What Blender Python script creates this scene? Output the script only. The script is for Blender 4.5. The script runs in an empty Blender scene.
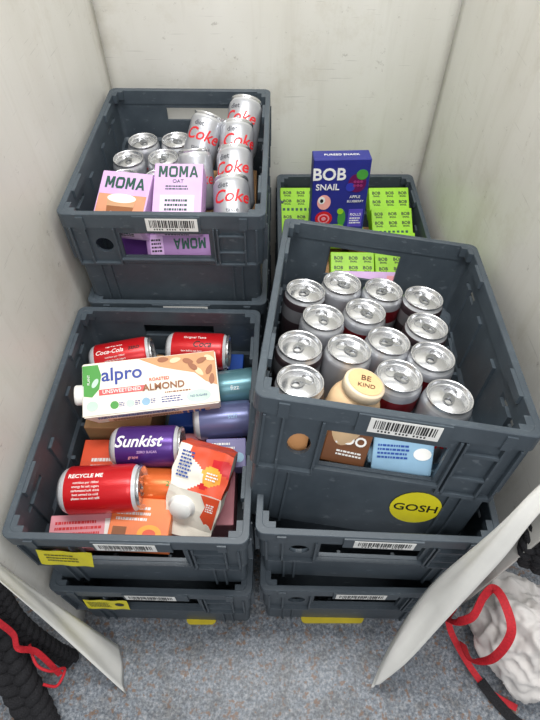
import bpy, bmesh, math, random
from mathutils import Matrix, Vector, noise as mnoise
random.seed(4)
scn = bpy.context.scene
COL = scn.collection
try:
    scn.view_settings.view_transform = 'Standard'
except Exception:
    pass
FZ = -.058   # floor level

# ---------------------------------------------------------------- materials
def lin(c):
    return tuple(((x/255)/12.92 if x/255 <= .04045 else ((x/255+.055)/1.055)**2.4) for x in c)

MATS = {}
def mat(name, rgb, rough=.5, metal=0.0, var=.06, scale=30, bump=0.0):
    if name in MATS: return MATS[name]
    m = bpy.data.materials.new(name); m.use_nodes = True
    nt = m.node_tree; b = nt.nodes['Principled BSDF']
    b.inputs['Roughness'].default_value = rough
    b.inputs['Metallic'].default_value = metal
    c = lin(rgb)
    tc = nt.nodes.new('ShaderNodeTexCoord')
    nz = nt.nodes.new('ShaderNodeTexNoise'); nz.inputs['Scale'].default_value = scale
    nz.inputs['Detail'].default_value = 4
    rp = nt.nodes.new('ShaderNodeValToRGB')
    rp.color_ramp.elements[0].position = .3; rp.color_ramp.elements[1].position = .7
    rp.color_ramp.elements[0].color = (*[x*(1-var) for x in c], 1)
    rp.color_ramp.elements[1].color = (*[min(1, x*(1+var)) for x in c], 1)
    nt.links.new(tc.outputs['Object'], nz.inputs['Vector'])
    nt.links.new(nz.outputs['Fac'], rp.inputs['Fac'])
    nt.links.new(rp.outputs['Color'], b.inputs['Base Color'])
    if bump:
        bp = nt.nodes.new('ShaderNodeBump'); bp.inputs['Strength'].default_value = bump
        bp.inputs['Distance'].default_value = .004
        nt.links.new(nz.outputs['Fac'], bp.inputs['Height'])
        nt.links.new(bp.outputs['Normal'], b.inputs['Normal'])
    MATS[name] = m
    return m

def can_mat(name, rgb, band=None, metal=.55):
    """print colour on the straight wall, bare aluminium at the necks"""
    if name in MATS: return MATS[name]
    m = bpy.data.materials.new(name); m.use_nodes = True
    nt = m.node_tree; b = nt.nodes['Principled BSDF']
    b.inputs['Roughness'].default_value = .3
    b.inputs['Metallic'].default_value = metal
    tc = nt.nodes.new('ShaderNodeTexCoord'); sp = nt.nodes.new('ShaderNodeSeparateXYZ')
    nt.links.new(tc.outputs['Object'], sp.inputs[0])
    mul = nt.nodes.new('ShaderNodeMath'); mul.operation = 'DIVIDE'; mul.inputs[1].default_value = .13
    nt.links.new(sp.outputs['Z'], mul.inputs[0])
    rp = nt.nodes.new('ShaderNodeValToRGB'); cr = rp.color_ramp; cr.interpolation = 'CONSTANT'
    silver = (.62, .63, .65, 1); c = (*lin(rgb), 1)
    cr.elements[0].position = 0; cr.elements[0].color = silver
    cr.elements[1].position = .1; cr.elements[1].color = c
    if band:
        e = cr.elements.new(.60); e.color = (*lin(band), 1)
        e = cr.elements.new(.80); e.color = c
    e = cr.elements.new(.9); e.color = silver
    nt.links.new(mul.outputs[0], rp.inputs['Fac'])
    nt.links.new(rp.outputs['Color'], b.inputs['Base Color'])
    MATS[name] = m
    return m

def crate_mat():
    m = bpy.data.materials.new('worn_slate_plastic'); m.use_nodes = True
    nt = m.node_tree; b = nt.nodes['Principled BSDF']
    tc = nt.nodes.new('ShaderNodeTexCoord')
    n1 = nt.nodes.new('ShaderNodeTexNoise'); n1.inputs['Scale'].default_value = 14; n1.inputs['Detail'].default_value = 8; n1.inputs['Roughness'].default_value = .7
    mp = nt.nodes.new('ShaderNodeMapping'); mp.inputs['Scale'].default_value = (1, 6, 2); mp.inputs['Rotation'].default_value = (.4, .9, .5)
    n2 = nt.nodes.new('ShaderNodeTexNoise'); n2.inputs['Scale'].default_value = 55; n2.inputs['Detail'].default_value = 3
    nt.links.new(tc.outputs['Object'], n1.inputs['Vector']); nt.links.new(tc.outputs['Object'], mp.inputs[0]); nt.links.new(mp.outputs[0], n2.inputs['Vector'])
    r = nt.nodes.new('ShaderNodeValToRGB'); cr = r.color_ramp
    cr.elements[0].position = .3; cr.elements[0].color = (*lin((60, 69, 77)), 1)
    cr.elements[1].position = .7; cr.elements[1].color = (*lin((75, 85, 93)), 1)
    nt.links.new(n1.outputs['Fac'], r.inputs['Fac'])
    r2 = nt.nodes.new('ShaderNodeValToRGB'); r2.color_ramp.elements[0].position = .64; r2.color_ramp.elements[1].position = .74
    nt.links.new(n2.outputs['Fac'], r2.inputs['Fac'])
    ml = nt.nodes.new('ShaderNodeMath'); ml.operation = 'MULTIPLY'; ml.inputs[1].default_value = .4
    nt.links.new(r2.outputs[0], ml.inputs[0])
    mx = nt.nodes.new('ShaderNodeMixRGB'); mx.inputs[2].default_value = (*lin((120, 129, 136)), 1)
    nt.links.new(ml.outputs[0], mx.inputs[0]); nt.links.new(r.outputs[0], mx.inputs[1])
    nt.links.new(mx.outputs[0], b.inputs['Base Color'])
    rr = nt.nodes.new('ShaderNodeMapRange'); rr.inputs[3].default_value = .34; rr.inputs[4].default_value = .55
    nt.links.new(n1.outputs['Fac'], rr.inputs[0]); nt.links.new(rr.outputs[0], b.inputs['Roughness'])
    return m
CR = crate_mat()
WHITE = mat('white_print', (236, 236, 232), .5)
BLACK = mat('black_print', (18, 18, 20), .5)
YEL = mat('yellow_sticker', (232, 220, 36), .5)
YEL2 = mat('yellow_plastic', (214, 192, 44), .5)
ALU = mat('bare_aluminium', (216, 217, 219), .25, .9, .04, 40)
ALUD = mat('tab_aluminium', (160, 162, 165), .3, .9, .04, 40)
RED = mat('red_print', (205, 30, 38), .4)
GREY = mat('grey_print', (90, 92, 98), .4)
LILAC = mat('lilac_card', (206, 170, 216), .5)
PLIL = mat('pale_lilac', (224, 196, 230), .5)
DGREEN = mat('dark_green_print', (18, 72, 58), .5)
TAN = mat('tan_print', (206, 150, 100), .5)
BROWN = mat('brown_print', (140, 84, 44), .5)
ORANGE = mat('orange_card', (236, 128, 70), .45)
OR2 = mat('deep_orange_card', (224, 82, 46), .45)
AMBER = mat('amber_print', (245, 170, 60), .5)
NAVY = mat('navy_card', (38, 44, 130), .45)
BLUE = mat('blue_print', (30, 70, 150), .45)
ABLUE = mat('bright_blue_print', (34, 60, 150), .45)
LBLUE = mat('light_blue_card', (140, 178, 204), .5)
GREEN = mat('lime_card', (146, 202, 36), .45)
GREENP = mat('green_print', (70, 150, 60), .45)
CREAM = mat('cream_card', (238, 232, 218), .45)
PINK = mat('pink_card', (226, 150, 160), .5)
PURP = mat('purple_card', (110, 60, 150), .45)
KRAFT = mat('kraft_card', (176, 134, 92), .7)
BEIGE = mat('beige_plastic', (228, 194, 152), .4)
BLACKF = mat('black_fabric', (30, 30, 34), .85, 0, .5, 320, 1.0)
REDF = mat('red_webbing', (196, 28, 42), .7, 0, .15, 200, .3)
WHITEF = mat('white_fabric', (222, 218, 214), .8, 0, .06, 14, .6)
MINT = mat('pale_mint', (190, 216, 200), .5)

# ---------------------------------------------------------------- mesh helpers
def link(o): COL.objects.link(o); return o

def mobj(name, verts, faces, m, parent=None, mw=None, smooth=False, mids=None):
    me = bpy.data.meshes.new(name)
    me.from_pydata([tuple(v) for v in verts], [], faces)
    for mm in (m if isinstance(m, (list, tuple)) else [m]): me.materials.append(mm)
    if mids:
        for p, i in zip(me.polygons, mids): p.material_index = i
    if smooth:
        for p in me.polygons: p.use_smooth = True
    me.update()
    o = link(bpy.data.objects.new(name, me))
    if parent: o.parent = parent
    if mw is not None:
        o.matrix_local = mw
    return o

def thing(name, label, category, mw, group=None):
    e = link(bpy.data.objects.new(name, None)); e.empty_display_size = .02
    e.matrix_world = mw
    e['label'] = label; e['category'] = category
    if group: e['group'] = group
    return e

def setp(o, label, category, group=None, kind=None):
    o['label'] = label; o['category'] = category
    if group: o['group'] = group
    if kind: o['kind'] = kind

def boxvf(x0, x1, y0, y1, z0, z1):
    v = [(x0,y0,z0),(x1,y0,z0),(x1,y1,z0),(x0,y1,z0),(x0,y0,z1),(x1,y0,z1),(x1,y1,z1),(x0,y1,z1)]
    f = [(0,3,2,1),(4,5,6,7),(0,1,5,4),(1,2,6,5),(2,3,7,6),(3,0,4,7)]
    return v, f

def join_vf(lst):
    V, F = [], []
    for v, f in lst:
        o = len(V); V += list(v); F += [tuple(i+o for i in ff) for ff in f]
    return V, F

def lathe(prof, n=36, cx=0, cy=0):
    V, F = [], []
    rings = []
    for r, z in prof:
        if r < 1e-6:
            rings.append([len(V)]); V.append((cx, cy, z))
        else:
            rings.append(list(range(len(V), len(V)+n)))
            for i in range(n):
                a = 2*math.pi*i/n
                V.append((cx+r*math.cos(a), cy+r*math.sin(a), z))
    for a, b in zip(rings, rings[1:]):
        for i in range(n):
            j = (i+1) % n
            if len(a) == 1 and len(b) == 1: continue
            if len(a) == 1: F.append((a[0], b[j], b[i]))
            elif len(b) == 1: F.append((a[i], a[j], b[0]))
            else: F.append((a[i], a[j], b[j], b[i]))
    return V, F

def rring(hx, hy, r, z, n=6):
    pts = []
    for cx, cy, a0 in ((hx-r, hy-r, 0), (-hx+r, hy-r, 90), (-hx+r, -hy+r, 180), (hx-r, -hy+r, 270)):
        for i in range(n+1):
            a = math.radians(a0+90*i/n)
            pts.append((cx+r*math.cos(a), cy+r*math.sin(a), z))
    return pts

def loft(rings, cap0=False, cap1=False, closed=False):
    V, F = [], []
    n = len(rings[0])
    for r in rings: V += r
    m = len(rings)
    for k in range(m if closed else m-1):
        a = k*n; b = ((k+1) % m)*n
        for i in range(n):
            j = (i+1) % n
            F.append((a+i, a+j, b+j, b+i))
    if cap0: F.append(tuple(reversed(range(n))))
    if cap1: F.append(tuple(range((m-1)*n, m*n)))
    return V, F

def bevel_box_mesh(name, w, h, d, bev=.002):
    me = bpy.data.meshes.new(name)
    bm = bmesh.new()
    bmesh.ops.create_cube(bm, size=1, matrix=Matrix.Diagonal((w, h, d, 1)))
    bmesh.ops.bevel(bm, geom=bm.edges[:], offset=bev, segments=2, affect='EDGES', profile=.5)
    bm.to_mesh(me); bm.free()
    return me

# ---------------------------------------------------------------- lettering
TC = {}
def text_mesh(txt, size, m, extr=.0004, shear=0, wrap=None, mode='around', squash=1.0, bold=0.0):
    key = (txt, size, m.name, extr, shear, wrap, mode, squash, bold)
    if key in TC: return TC[key]
    cu = bpy.data.curves.new('lettering', 'FONT'); cu.body = txt; cu.size = size
    cu.align_x = 'CENTER'; cu.align_y = 'CENTER'; cu.extrude = extr; cu.shear = shear
    cu.offset = bold; cu.resolution_u = 3
    o = link(bpy.data.objects.new('tmp', cu))
    bpy.context.view_layer.update()
    dg = bpy.context.evaluated_depsgraph_get()
    me = bpy.data.meshes.new_from_object(o.evaluated_get(dg))
    bpy.data.objects.remove(o); bpy.data.curves.remove(cu)
    me.name = 'lettering'; me.materials.clear(); me.materials.append(m)
    for v in me.vertices: v.co.x *= squash
    if wrap:
        R, zc, hoff = wrap
        bm = bmesh.new(); bm.from_mesh(me)
        ax = 0 if mode == 'around' else 1
        c = -.05
        while c < .05:
            no = (1, 0, 0) if ax == 0 else (0, 1, 0)
            co = (c, 0, 0) if ax == 0 else (0, c, 0)
            bmesh.ops.bisect_plane(bm, geom=bm.verts[:]+bm.edges[:]+bm.faces[:], plane_co=co, plane_no=no)
            c += .006
        for v in bm.verts:
            x, y, z = v.co
            rr = R+.0003+z
            if mode == 'around':
                a = (x+hoff)/R; v.co = (rr*math.sin(a), -rr*math.cos(a), zc+y)
            else:
                a = -(y+hoff)/R; v.co = (rr*math.sin(a), -rr*math.cos(a), zc+x)
        bm.to_mesh(me); bm.free()
    TC[key] = me
    return me

def letter(parent, txt, size, m, x=0, y=0, z=0, rot=0, name='lettering', shear=0, squash=1.0, base=None, bold=0.0):
    me = text_mesh(txt, size, m, shear=shear, squash=squash, bold=bold)
    o = link(bpy.data.objects.new(name, me)); o.parent = parent
    M = Matrix.Translation((x, y, z)) @ Matrix.Rotation(math.radians(rot), 4, 'Z')
    o.matrix_local = (base or Matrix()) @ M
    return o

def block_word(parent, word, w, h, m, x, y, z, rot=0):
    """heavy block capitals M O A built from strokes"""
    quads = {
        'M': [[(0,0),(.24,0),(.24,1),(0,1)], [(.76,0),(1,0),(1,1),(.76,1)], [(.0,1),(.30,1),(.60,.22),(.40,.22)], [(.70,1),(1,1),(.60,.22),(.40,.22)]],
        'O': [[(0,.2),(.24,.28),(.24,.72),(0,.8)], [(.76,.28),(1,.2),(1,.8),(.76,.72)], [(.2,0),(.8,0),(.74,.22),(.26,.22)], [(.26,.78),(.74,.78),(.8,1),(.2,1)],
              [(0,.2),(.2,0),(.26,.22),(.24,.28)], [(.8,0),(1,.2),(.76,.28),(.74,.22)], [(0,.8),(.24,.72),(.26,.78),(.2,1)], [(.74,.78),(.76,.72),(1,.8),(.8,1)]],
        'A': [[(0,0),(.24,0),(.60,1),(.38,1)], [(.76,0),(1,0),(.62,1),(.40,1)], [(.24,.2),(.76,.2),(.70,.38),(.30,.38)]]}
    n = len(word); cw = w/n; V = []; F = []
    for i, ch in enumerate(word):
        for k, q in enumerate(quads[ch]):
            o = len(V)
            V += [(-w/2+cw*i+cw*.07+px*cw*.86, (py-.5)*h, .0002+.00002*k) for px, py in q]
            V += [(-w/2+cw*i+cw*.07+px*cw*.86, (py-.5)*h, -.0004) for px, py in q]
            F += [(o, o+1, o+2, o+3)]+[(o+a, o+4+a, o+4+(a+1) % 4, o+(a+1) % 4) for a in range(4)]
    return mobj('lettering', V, F, m, parent, Matrix.Translation((x, y, z)) @ Matrix.Rotation(math.radians(rot), 4, 'Z'))

def rect(parent, x, y, w, h, m, z, name='printed_panel', base=None, rot=0):
    v, f = boxvf(-w/2, w/2, -h/2, h/2, -.0003, .0003)
    M = Matrix.Translation((x, y, z)) @ Matrix.Rotation(math.radians(rot), 4, 'Z')
    return mobj(name, v, f, m, parent, (base or Matrix()) @ M)

def disc(parent, x, y, rx, ry, m, z, name='printed_spot', base=None, rot=0):
    n = 28
    V = [(rx*math.cos(2*math.pi*i/n), ry*math.sin(2*math.pi*i/n), -.0003) for i in range(n)]
    V += [(a, b, .0003) for a, b, c in V]
    F = [tuple(reversed(range(n))), tuple(range(n, 2*n))] + [(i, (i+1) % n, n+(i+1) % n, n+i) for i in range(n)]
    return mobj(name, V, F, m, parent, (base or Matrix()) @ Matrix.Translation((x, y, z)) @ Matrix.Rotation(math.radians(rot), 4, 'Z'))

def poly(parent, pts, m, z, name='printed_panel', base=None):
    n = len(pts); V = [(a, b, -.0003) for a, b in pts]+[(a, b, .0003) for a, b in pts]
    F = [tuple(reversed(range(n))), tuple(range(n, 2*n))]+[(i, (i+1) % n, n+(i+1) % n, n+i) for i in range(n)]
    return mobj(name, V, F, m, parent, (base or Matrix()) @ Matrix.Translation((0, 0, z)))

def textlines(parent, x, y, w, h, n, m, z, base=None, rot=0, k_=.25):
    B = []
    rnd = random.Random(int(abs(x*9999)+abs(y*777)+n))
    for k in range(n):
        yy = h/2-h*(k+.5)/n; xx = -w/2
        while xx < w/2*(.6+.4*rnd.random()):
            ww = rnd.choice((.003, .005, .007))*.8
            B.append(boxvf(xx, min(xx+ww, w/2), yy-h/n*k_, yy+h/n*k_, 0, .0004)); xx += ww+.0012
    v, f = join_vf(B)
    return mobj('printed_lines', v, f, m, parent, (base or Matrix()) @ Matrix.Translation((x, y, z)) @ Matrix.Rotation(math.radians(rot), 4, 'Z'))

FRONT = Matrix.Rotation(math.radians(90), 4, 'X')     # text plane facing -y, up = z

# ---------------------------------------------------------------- crate
HX, HY, CH = .202, .2585, .242
def ring(inset, z, r=.016):
    return rring(HX-inset, HY-inset, max(.005, r-inset*.4), z)
def build_body(back_win):
    rings = [ring(.0125, 0), ring(.0115, .110), ring(.0055, .116), ring(.0050, .214), ring(.0110, .215),
             ring(.0125, .119), ring(.0175, .112), ring(.0195, .008)]
    v, f = loft(rings, cap0=True, cap1=True)
    body = mobj('body', v, f, CR)
    cut = [boxvf(-.090, .088, -HY-.02, -HY+.04, .134, .194)]
    x0, x1, z0, z1 = back_win
    cut.append(boxvf(x0, x1, HY-.04, HY+.02, z0, z1))
    n = 20; V = []
    for yy in (HY-.04, HY+.02):
        for i in range(n):
            a = 2*math.pi*i/n
            V.append((-.126+.018*math.cos(a), -yy, .164+.018*math.sin(a)))
    F = [tuple(range(n)), tuple(reversed(range(n, 2*n)))] + [(i, n+i, n+(i+1) % n, (i+1) % n) for i in range(n)]
    cut.append((V, F))
    for sx in (-1, 1):
        x0, x1 = sorted((sx*(HX-.04), sx*(HX+.02)))
        for yc in (-.16, .16):
            cut.append(boxvf(x0, x1, yc-.035, yc+.035, .190, .2))
    v, f = join_vf(cut)
    co = mobj('cut', v, f, CR)
    for ob in (co, body):
        bm = bmesh.new(); bm.from_mesh(ob.data); bmesh.ops.recalc_face_normals(bm, faces=bm.faces[:]); bm.to_mesh(ob.data); bm.free()
    md = body.modifiers.new('b', 'BOOLEAN'); md.operation = 'DIFFERENCE'; md.object = co; md.solver = 'EXACT'
    bpy.context.view_layer.update()
    me = bpy.data.meshes.new_from_object(body.evaluated_get(bpy.context.evaluated_depsgraph_get()))
    bpy.data.objects.remove(body); bpy.data.objects.remove(co)
    R = []
    for sy in (-1, 1):
        a, b = sorted((sy*(HY-.0065), sy*(HY+.0022)))
        for x in (-.183, -.155, -.098, .098, .106, .160, .183):
            R.append(boxvf(x-.0018, x+.0018, a, b, .118, .209))
        R.append(boxvf(.106, .160, a, b, .190, .194)); R.append(boxvf(.106, .160, a, b, .150, .153)); R.append(boxvf(.098, .185, a, b, .117, .122)); R.append(boxvf(-.185, -.098, a, b, .117, .122))
        R.append(boxvf(-.098, .098, a, b, .128, .132))
        a, b = sorted((sy*(HY-.015), sy*(HY-.007)))
        for x in (-.15, -.13, .13, .15):
            R.append(boxvf(x-.002, x+.002, a, b, .0, .114))
        a, b = sorted((sy*(HY-.025), sy*(HY-.018)))
        for x in (-.14, -.05, .05, .14):
            R.append(boxvf(x-.003, x+.003, a, b, .008, .112))
    for sx in (-1, 1):
        a, b = sorted((sx*(HX-.0065), sx*(HX+.0022)))
        for y in (-.238, -.21, -.12, -.11, 0.0, .11, .12, .21, .238):
            R.append(boxvf(a, b, y-.0018, y+.0018, .118, .209))
        a, b = sorted((sx*(HX-.026), sx*(HX-.017)))
        for y in (-.2, -.12, -.04, .04, .12, .2):
            R.append(boxvf(a, b, y-.004, y+.004, .008, .111))
        a, b = sorted((sx*(HX-.0170), sx*(HX-.009)))
        for y in (-.17, -.06, .06, .17):
            R.append(boxvf(a, b, y-.012, y+.012, .119, .2))
    v, f = join_vf(R)
    rb = bpy.data.meshes.new('r'); rb.from_pydata(v, [], f)
    bm = bmesh.new(); bm.from_mesh(me); bm.from_mesh(rb); bm.to_mesh(me); bm.free()
    me.name = 'crate_body'
    return me
def build_rim():
    rings = [ring(.0065, .208), ring(.0, .210), ring(0, .2405), ring(.001, .242), ring(.0108, .242),
             ring(.012, .2405), ring(.0125, .208)]
    v, f = loft(rings, closed=True)
    ro = mobj('rim', v, f, CR)
    rm = ro.data; bpy.data.objects.remove(ro)
    L = []
    for sy in (-1, 1):
        a, b = sorted((sy*(HY-.002), sy*(HY+.0030)))
        L.append(boxvf(-.055, .075, a, b, .202, .239))
        L.append(boxvf(-.165, -.150, a, b, .208, .236))
        L.append(boxvf(.150, .165, a, b, .208, .236))
        for sx in (-1, 1):   # stepped corner blocks
            x0, x1 = sorted((sx*(HX-.034), sx*(HX-.012))); y0, y1 = sorted((sy*(HY-.022), sy*(HY-.010)))
            L.append(boxvf(x0, x1, y0, y1, .222, .2412))
            x0, x1 = sorted((sx*(HX-.022), sx*(HX-.010))); y0, y1 = sorted((sy*(HY-.040), sy*(HY-.012)))
            L.append(boxvf(x0, x1, y0, y1, .222, .2410))
    for sx in (-1, 1):
        a, b = sorted((sx*(HX-.018), sx*(HX-.008)))
        for y in (-.15, .15):
            L.append(boxvf(a, b, y-.03, y+.03, .224, .2405))
    v, f = join_vf(L)
    rb = bpy.data.meshes.new('r2'); rb.from_pydata(v, [], f)
    bm = bmesh.new(); bm.from_mesh(rm); bm.from_mesh(rb); bmesh.ops.recalc_face_normals(bm, faces=bm.faces[:]); bm.to_mesh(rm); bm.free()
    B = [boxvf(-.05, .05, -.0003, .0003, -.0145, .0145)]; ids = [0]*6
    x = -.043
    while x < .043:
        w = random.choice((.0008, .0016, .0026, .0012))
        B.append(boxvf(x, x+w, -.0006, -.0003, -.0062, .011)); ids += [1]*6
        x += w+random.choice((.0009, .0016, .0022))
    for k in range(14):
        if k in (4, 9): continue
        B.append(boxvf(-.036+k*.005, -.0335+k*.005, -.0006, -.0003, -.0118, -.0085)); ids += [1]*6
    v, f = join_vf(B)
    lo = mobj('l', v, f, [WHITE, BLACK], mids=ids); lm = lo.data; bpy.data.objects.remove(lo)
    return rm, lm
BODY = build_body((-.066, .094, .166, .198))
BODY_T = build_body((-.100, .055, .150, .200))
RIM, BARC = build_rim()

def crate(label, mw, bx=.01, body=None, k=1.0):
    r = thing('storage_crate', label, 'crate', mw, 'stacked grey plastic crates')
    for nm, me in (('body', body or BODY), ('rim', RIM)):
        o = link(bpy.data.objects.new(nm, me)); o.parent = r
        if nm == 'body' and k != 1.0:
            o.matrix_local = Matrix.Translation((0, 0, CH*(1-k)*.88)) @ Matrix.Diagonal((1, 1, k, 1))
    o = link(bpy.data.objects.new('barcode_label', BARC)); o.parent = r
    o.matrix_local = Matrix.Translation((bx, -HY-.0037, .2215))
    o['label'] = 'white barcode label'
    return r
def upright(x, y, z, yaw=0):
    return Matrix.Translation((x, y, z)) @ Matrix.Rotation(math.radians(yaw), 4, 'Z')

P, Z0 = .228, .008
KB = 1.18
ZB = FZ+.006 + CH*(KB-1)*.88      # bottom crates are a little deeper
fl_bot = crate('grey plastic floor crate of the short stack with yellow notice', upright(-.231, .5255, ZB, -1.5), .0, None, KB)
fl_top = crate('open grey crate of cans and cartons with torn yellow sticker', upright(-.229, .543, Z0+P, -1.5), .0, None, 1.10)
bl = []
for i, l in enumerate(('grey plastic crate at the floor under the tall stack', 'grey plastic crate in the middle of the tall stack', 'open grey crate of silver cans and lilac cartons')):
    bl.append(crate(l, upright(-.205, 1.085-(.012 if i < 2 else 0), ZB if i == 0 else Z0+P*i, -1), .02, None, KB if i == 0 else 1.0))
fr_bot = crate('grey plastic crate at floor level beside the short stack', upright(.186, .5275, ZB, -1), .0, None, KB)
fr_mid = crate('grey plastic crate carrying the tilted crate of cans', upright(.188, .549, Z0+P-.006, -2.5), .012, None, 1.10)
br_bot = crate('grey plastic crate on the floor under the snack box crate', upright(.222, 1.132, ZB, 0), .01, None, KB)
br_top = crate('open grey crate holding snack boxes against the rear wall', upright(.222, 1.132, Z0+P-.042, 0))
Yp = Vector((.1046, .979, -.165)).normalized(); Xp = Vector((.990, -.115, -.085)); Xp = (Xp-Yp*Xp.dot(Yp)).normalized(); Zp = Xp.cross(Yp)
rimc = Vector((.204, .628, .668))
org = rimc - Zp*CH
TM = Matrix(((Xp.x, Yp.x, Zp.x, org.x), (Xp.y, Yp.y, Zp.y, org.y), (Xp.z, Yp.z, Zp.z, org.z), (0, 0, 0, 1)))
tr = crate('tilted open grey crate full of silver cans with round sticker', TM, .012, BODY_T, 1.38)

def sticker(parent, x, z, w, h, rot, nlines, sym):
    nx, nz = 12, 6; V = []; F = []
    for j in range(nz+1):
        for i in range(nx+1):
            V.append((-w/2+w*i/nx+.10*h*j/nz, -h/2+h*j/nz, .0012+.0007*math.sin(i*1.1+j*.9)))
    for j in range(nz):
        for i in range(nx):
            a = j*(nx+1)+i; F.append((a, a+1, a+nx+2, a+nx+1))
    o = mobj('yellow_sticker', V, F, YEL, parent, FRONT @ Matrix.Translation((x, z, HY+.003)) @ Matrix.Rotation(math.radians(rot), 4, 'Z'))
    o['label'] = 'creased yellow paper sticker'
    textlines(parent, x-.008 if sym else x, z+.004, w*(.55 if sym else .6), h*.55, nlines, mat('olive_print', (90, 86, 30), .5), HY+.0052, FRONT, rot, .14)
sticker(fl_top, -.122, .158, .092, .080, -6, 3, False)
sticker(fl_bot, -.106, .160, .090, .074, 0, 6, True)
disc(fl_bot, -.074, .168, .009, .011, BLACK, HY+.0056, 'notice_symbol', FRONT)
yb = HY-.0100
o = disc(tr, .088, .018, .042, .045, YEL, yb, 'round_sticker', FRONT); o['label'] = 'round yellow sticker'
letter(tr, 'GOSH', .027, BLACK, .088, .018, yb+.0006, 4, 'sticker_lettering', base=FRONT, bold=.0002)

for (x, y, hw) in ((-.165, .5125, .035), (.150, .5155, .075)):
    v, f = loft([rring(hw, .245, .01, 0), rring(hw, .245, .01, .006)], True, True)
    o = mobj('floor_skid', v, f, YEL2, None, Matrix.Translation((x, y, FZ)))
    setp(o, 'flat yellow plastic skid under the bottom crate', 'skid', 'yellow skids')

# ---------------------------------------------------------------- cans
RC, HC = .038, .128
v, f = lathe([(0, .004), (.024, .003), (.028, 0), (.034, .006), (RC, .015), (RC, .111), (.0368, .1165), (.0340, .1205), (.0332, .123)], 40)
_o = mobj('b', v, f, ALU, smooth=True); CANB = _o.data; bpy.data.objects.remove(_o)
v, f = lathe([(.0334, .1225), (.0350, .1262), (.0348, .1285), (.0335, .1288), (.0322, .1272), (.0312, .1215), (.0297, .1203), (.0283, .1210), (.0272, .1226), (0, .1226)], 44)
_o = mobj('b', v, f, ALU, smooth=True); LID = _o.data; bpy.data.objects.remove(_o)
def tab_mesh():
    n = 20
    def lp(rx, ry, z, cy): return [(rx*math.cos(2*math.pi*i/n), cy+ry*math.sin(2*math.pi*i/n), z) for i in range(n)]
    lst = []
    r = [lp(.0085, .0125, .1240, -.004), lp(.0085, .0125, .1256, -.004), lp(.0055, .006, .1256, -.0085), lp(.0055, .006, .1240, -.0085)]
    lst.append(loft(r, closed=True))
    lst.append(lathe([(.0032, .124), (.0032, .1268), (0, .127)], 12, 0, .003))
    r = [lp(.0105, .0092, .1227, .0145), lp(.0100, .0087, .1236, .0145), lp(.0093, .0080, .1227, .0145)]
    lst.append(loft(r))
    v, f = join_vf(lst)
    o = mobj('b', v, f, ALUD, smooth=False); me = o.data; bpy.data.objects.remove(o); return me
TAB = tab_mesh()
BODM = {}
def can_body_mesh(m):
    if m.name not in BODM:
        me = CANB.copy(); me.materials.clear(); me.materials.append(m); BODM[m.name] = me
    return BODM[m.name]
SILV = can_mat('silver_can_print', (182, 184, 190), None, .6)
SILVB = can_mat('silver_banded_print', (170, 172, 178), (120, 26, 34), .6)
SILV2 = can_mat('dark_can_print', (66, 54, 58), (130, 130, 134), .5)
REDC = can_mat('red_can_print', (196, 22, 30), None, .2)
PURC = can_mat('purple_can_print', (78, 44, 124), None, .35)
TEALC = can_mat('teal_can_print', (96, 140, 150), None, .35)
BLUC = can_mat('slate_blue_can_print', (100, 106, 146), None, .35)
ORAC = can_mat('orange_can_print', (225, 110, 50), None, .3)

def can(mw, m, label, texts=(), group=None):
    r = thing('drink_can', label, 'can', mw, group)
    for nm, me in (('can_body', can_body_mesh(m)), ('lid', LID), ('pull_tab', TAB)):
        o = link(bpy.data.objects.new(nm, me)); o.parent = r
        if nm == 'pull_tab': o['label'] = 'small ring-pull tab'
    for (t, size, tm, mode, zc, sh, off, hoff) in texts:
        me = text_mesh(t, size, tm, extr=.0003, shear=sh, wrap=(RC, zc, hoff), mode=mode, bold=off)
        o = link(bpy.data.objects.new('lettering', me)); o.parent = r
    return r

def lying(cx, cy, cz, A, face=(0, 0, 1), s=1.0):
    A = Vector(A).normalized(); Fd = Vector(face); Fd = (Fd-A*Fd.dot(A)).normalized()
    y = -Fd; x = y.cross(A)
    o = Vector((cx, cy, cz)) - A*HC/2*s
    return Matrix(((x.x*s, y.x*s, A.x*s, o.x), (x.y*s, y.y*s, A.y*s, o.y), (x.z*s, y.z*s, A.z*s, o.z), (0, 0, 0, 1)))

DIET = (('Coke', .034, RED, 'around', .062, .25, .0004, 0), ('diet', .016, GREY, 'around', .092, 0, .0, 0))
spots = [(-.141,.070),(-.070,.110),(.006,.098),(.086,.084),(-.104,-.006),(-.028,.026),(.082,.000),(.005,-.054),(.082,-.086),
         (-.141,-.085),(-.062,-.088),(.022,-.136),(-.135,-.172),(.096,-.172)]
ztop = .206; CS = 1.05
for i, (a, b) in enumerate(spots):
    b2 = b+.075*a
    tilt = Matrix.Rotation(math.radians(random.uniform(-1.5, 1.5)), 4, 'X') @ Matrix.Rotation(math.radians(random.uniform(-1.5, 1.5)), 4, 'Y')
    M = TM @ Matrix.Translation((a, b2, ztop-HC*CS+random.uniform(-.002, .002))) @ tilt @ Matrix.Rotation(math.radians(random.uniform(-70, 70)), 4, 'Z') @ Matrix.Scale(CS, 4)
    can(M, (SILV2, SILV, SILVB)[i % 3], 'silver-topped drinks can standing upright in the tilted crate', DIET if i % 3 == 1 else (), 'upright silver cans in the tilted crate')

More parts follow.
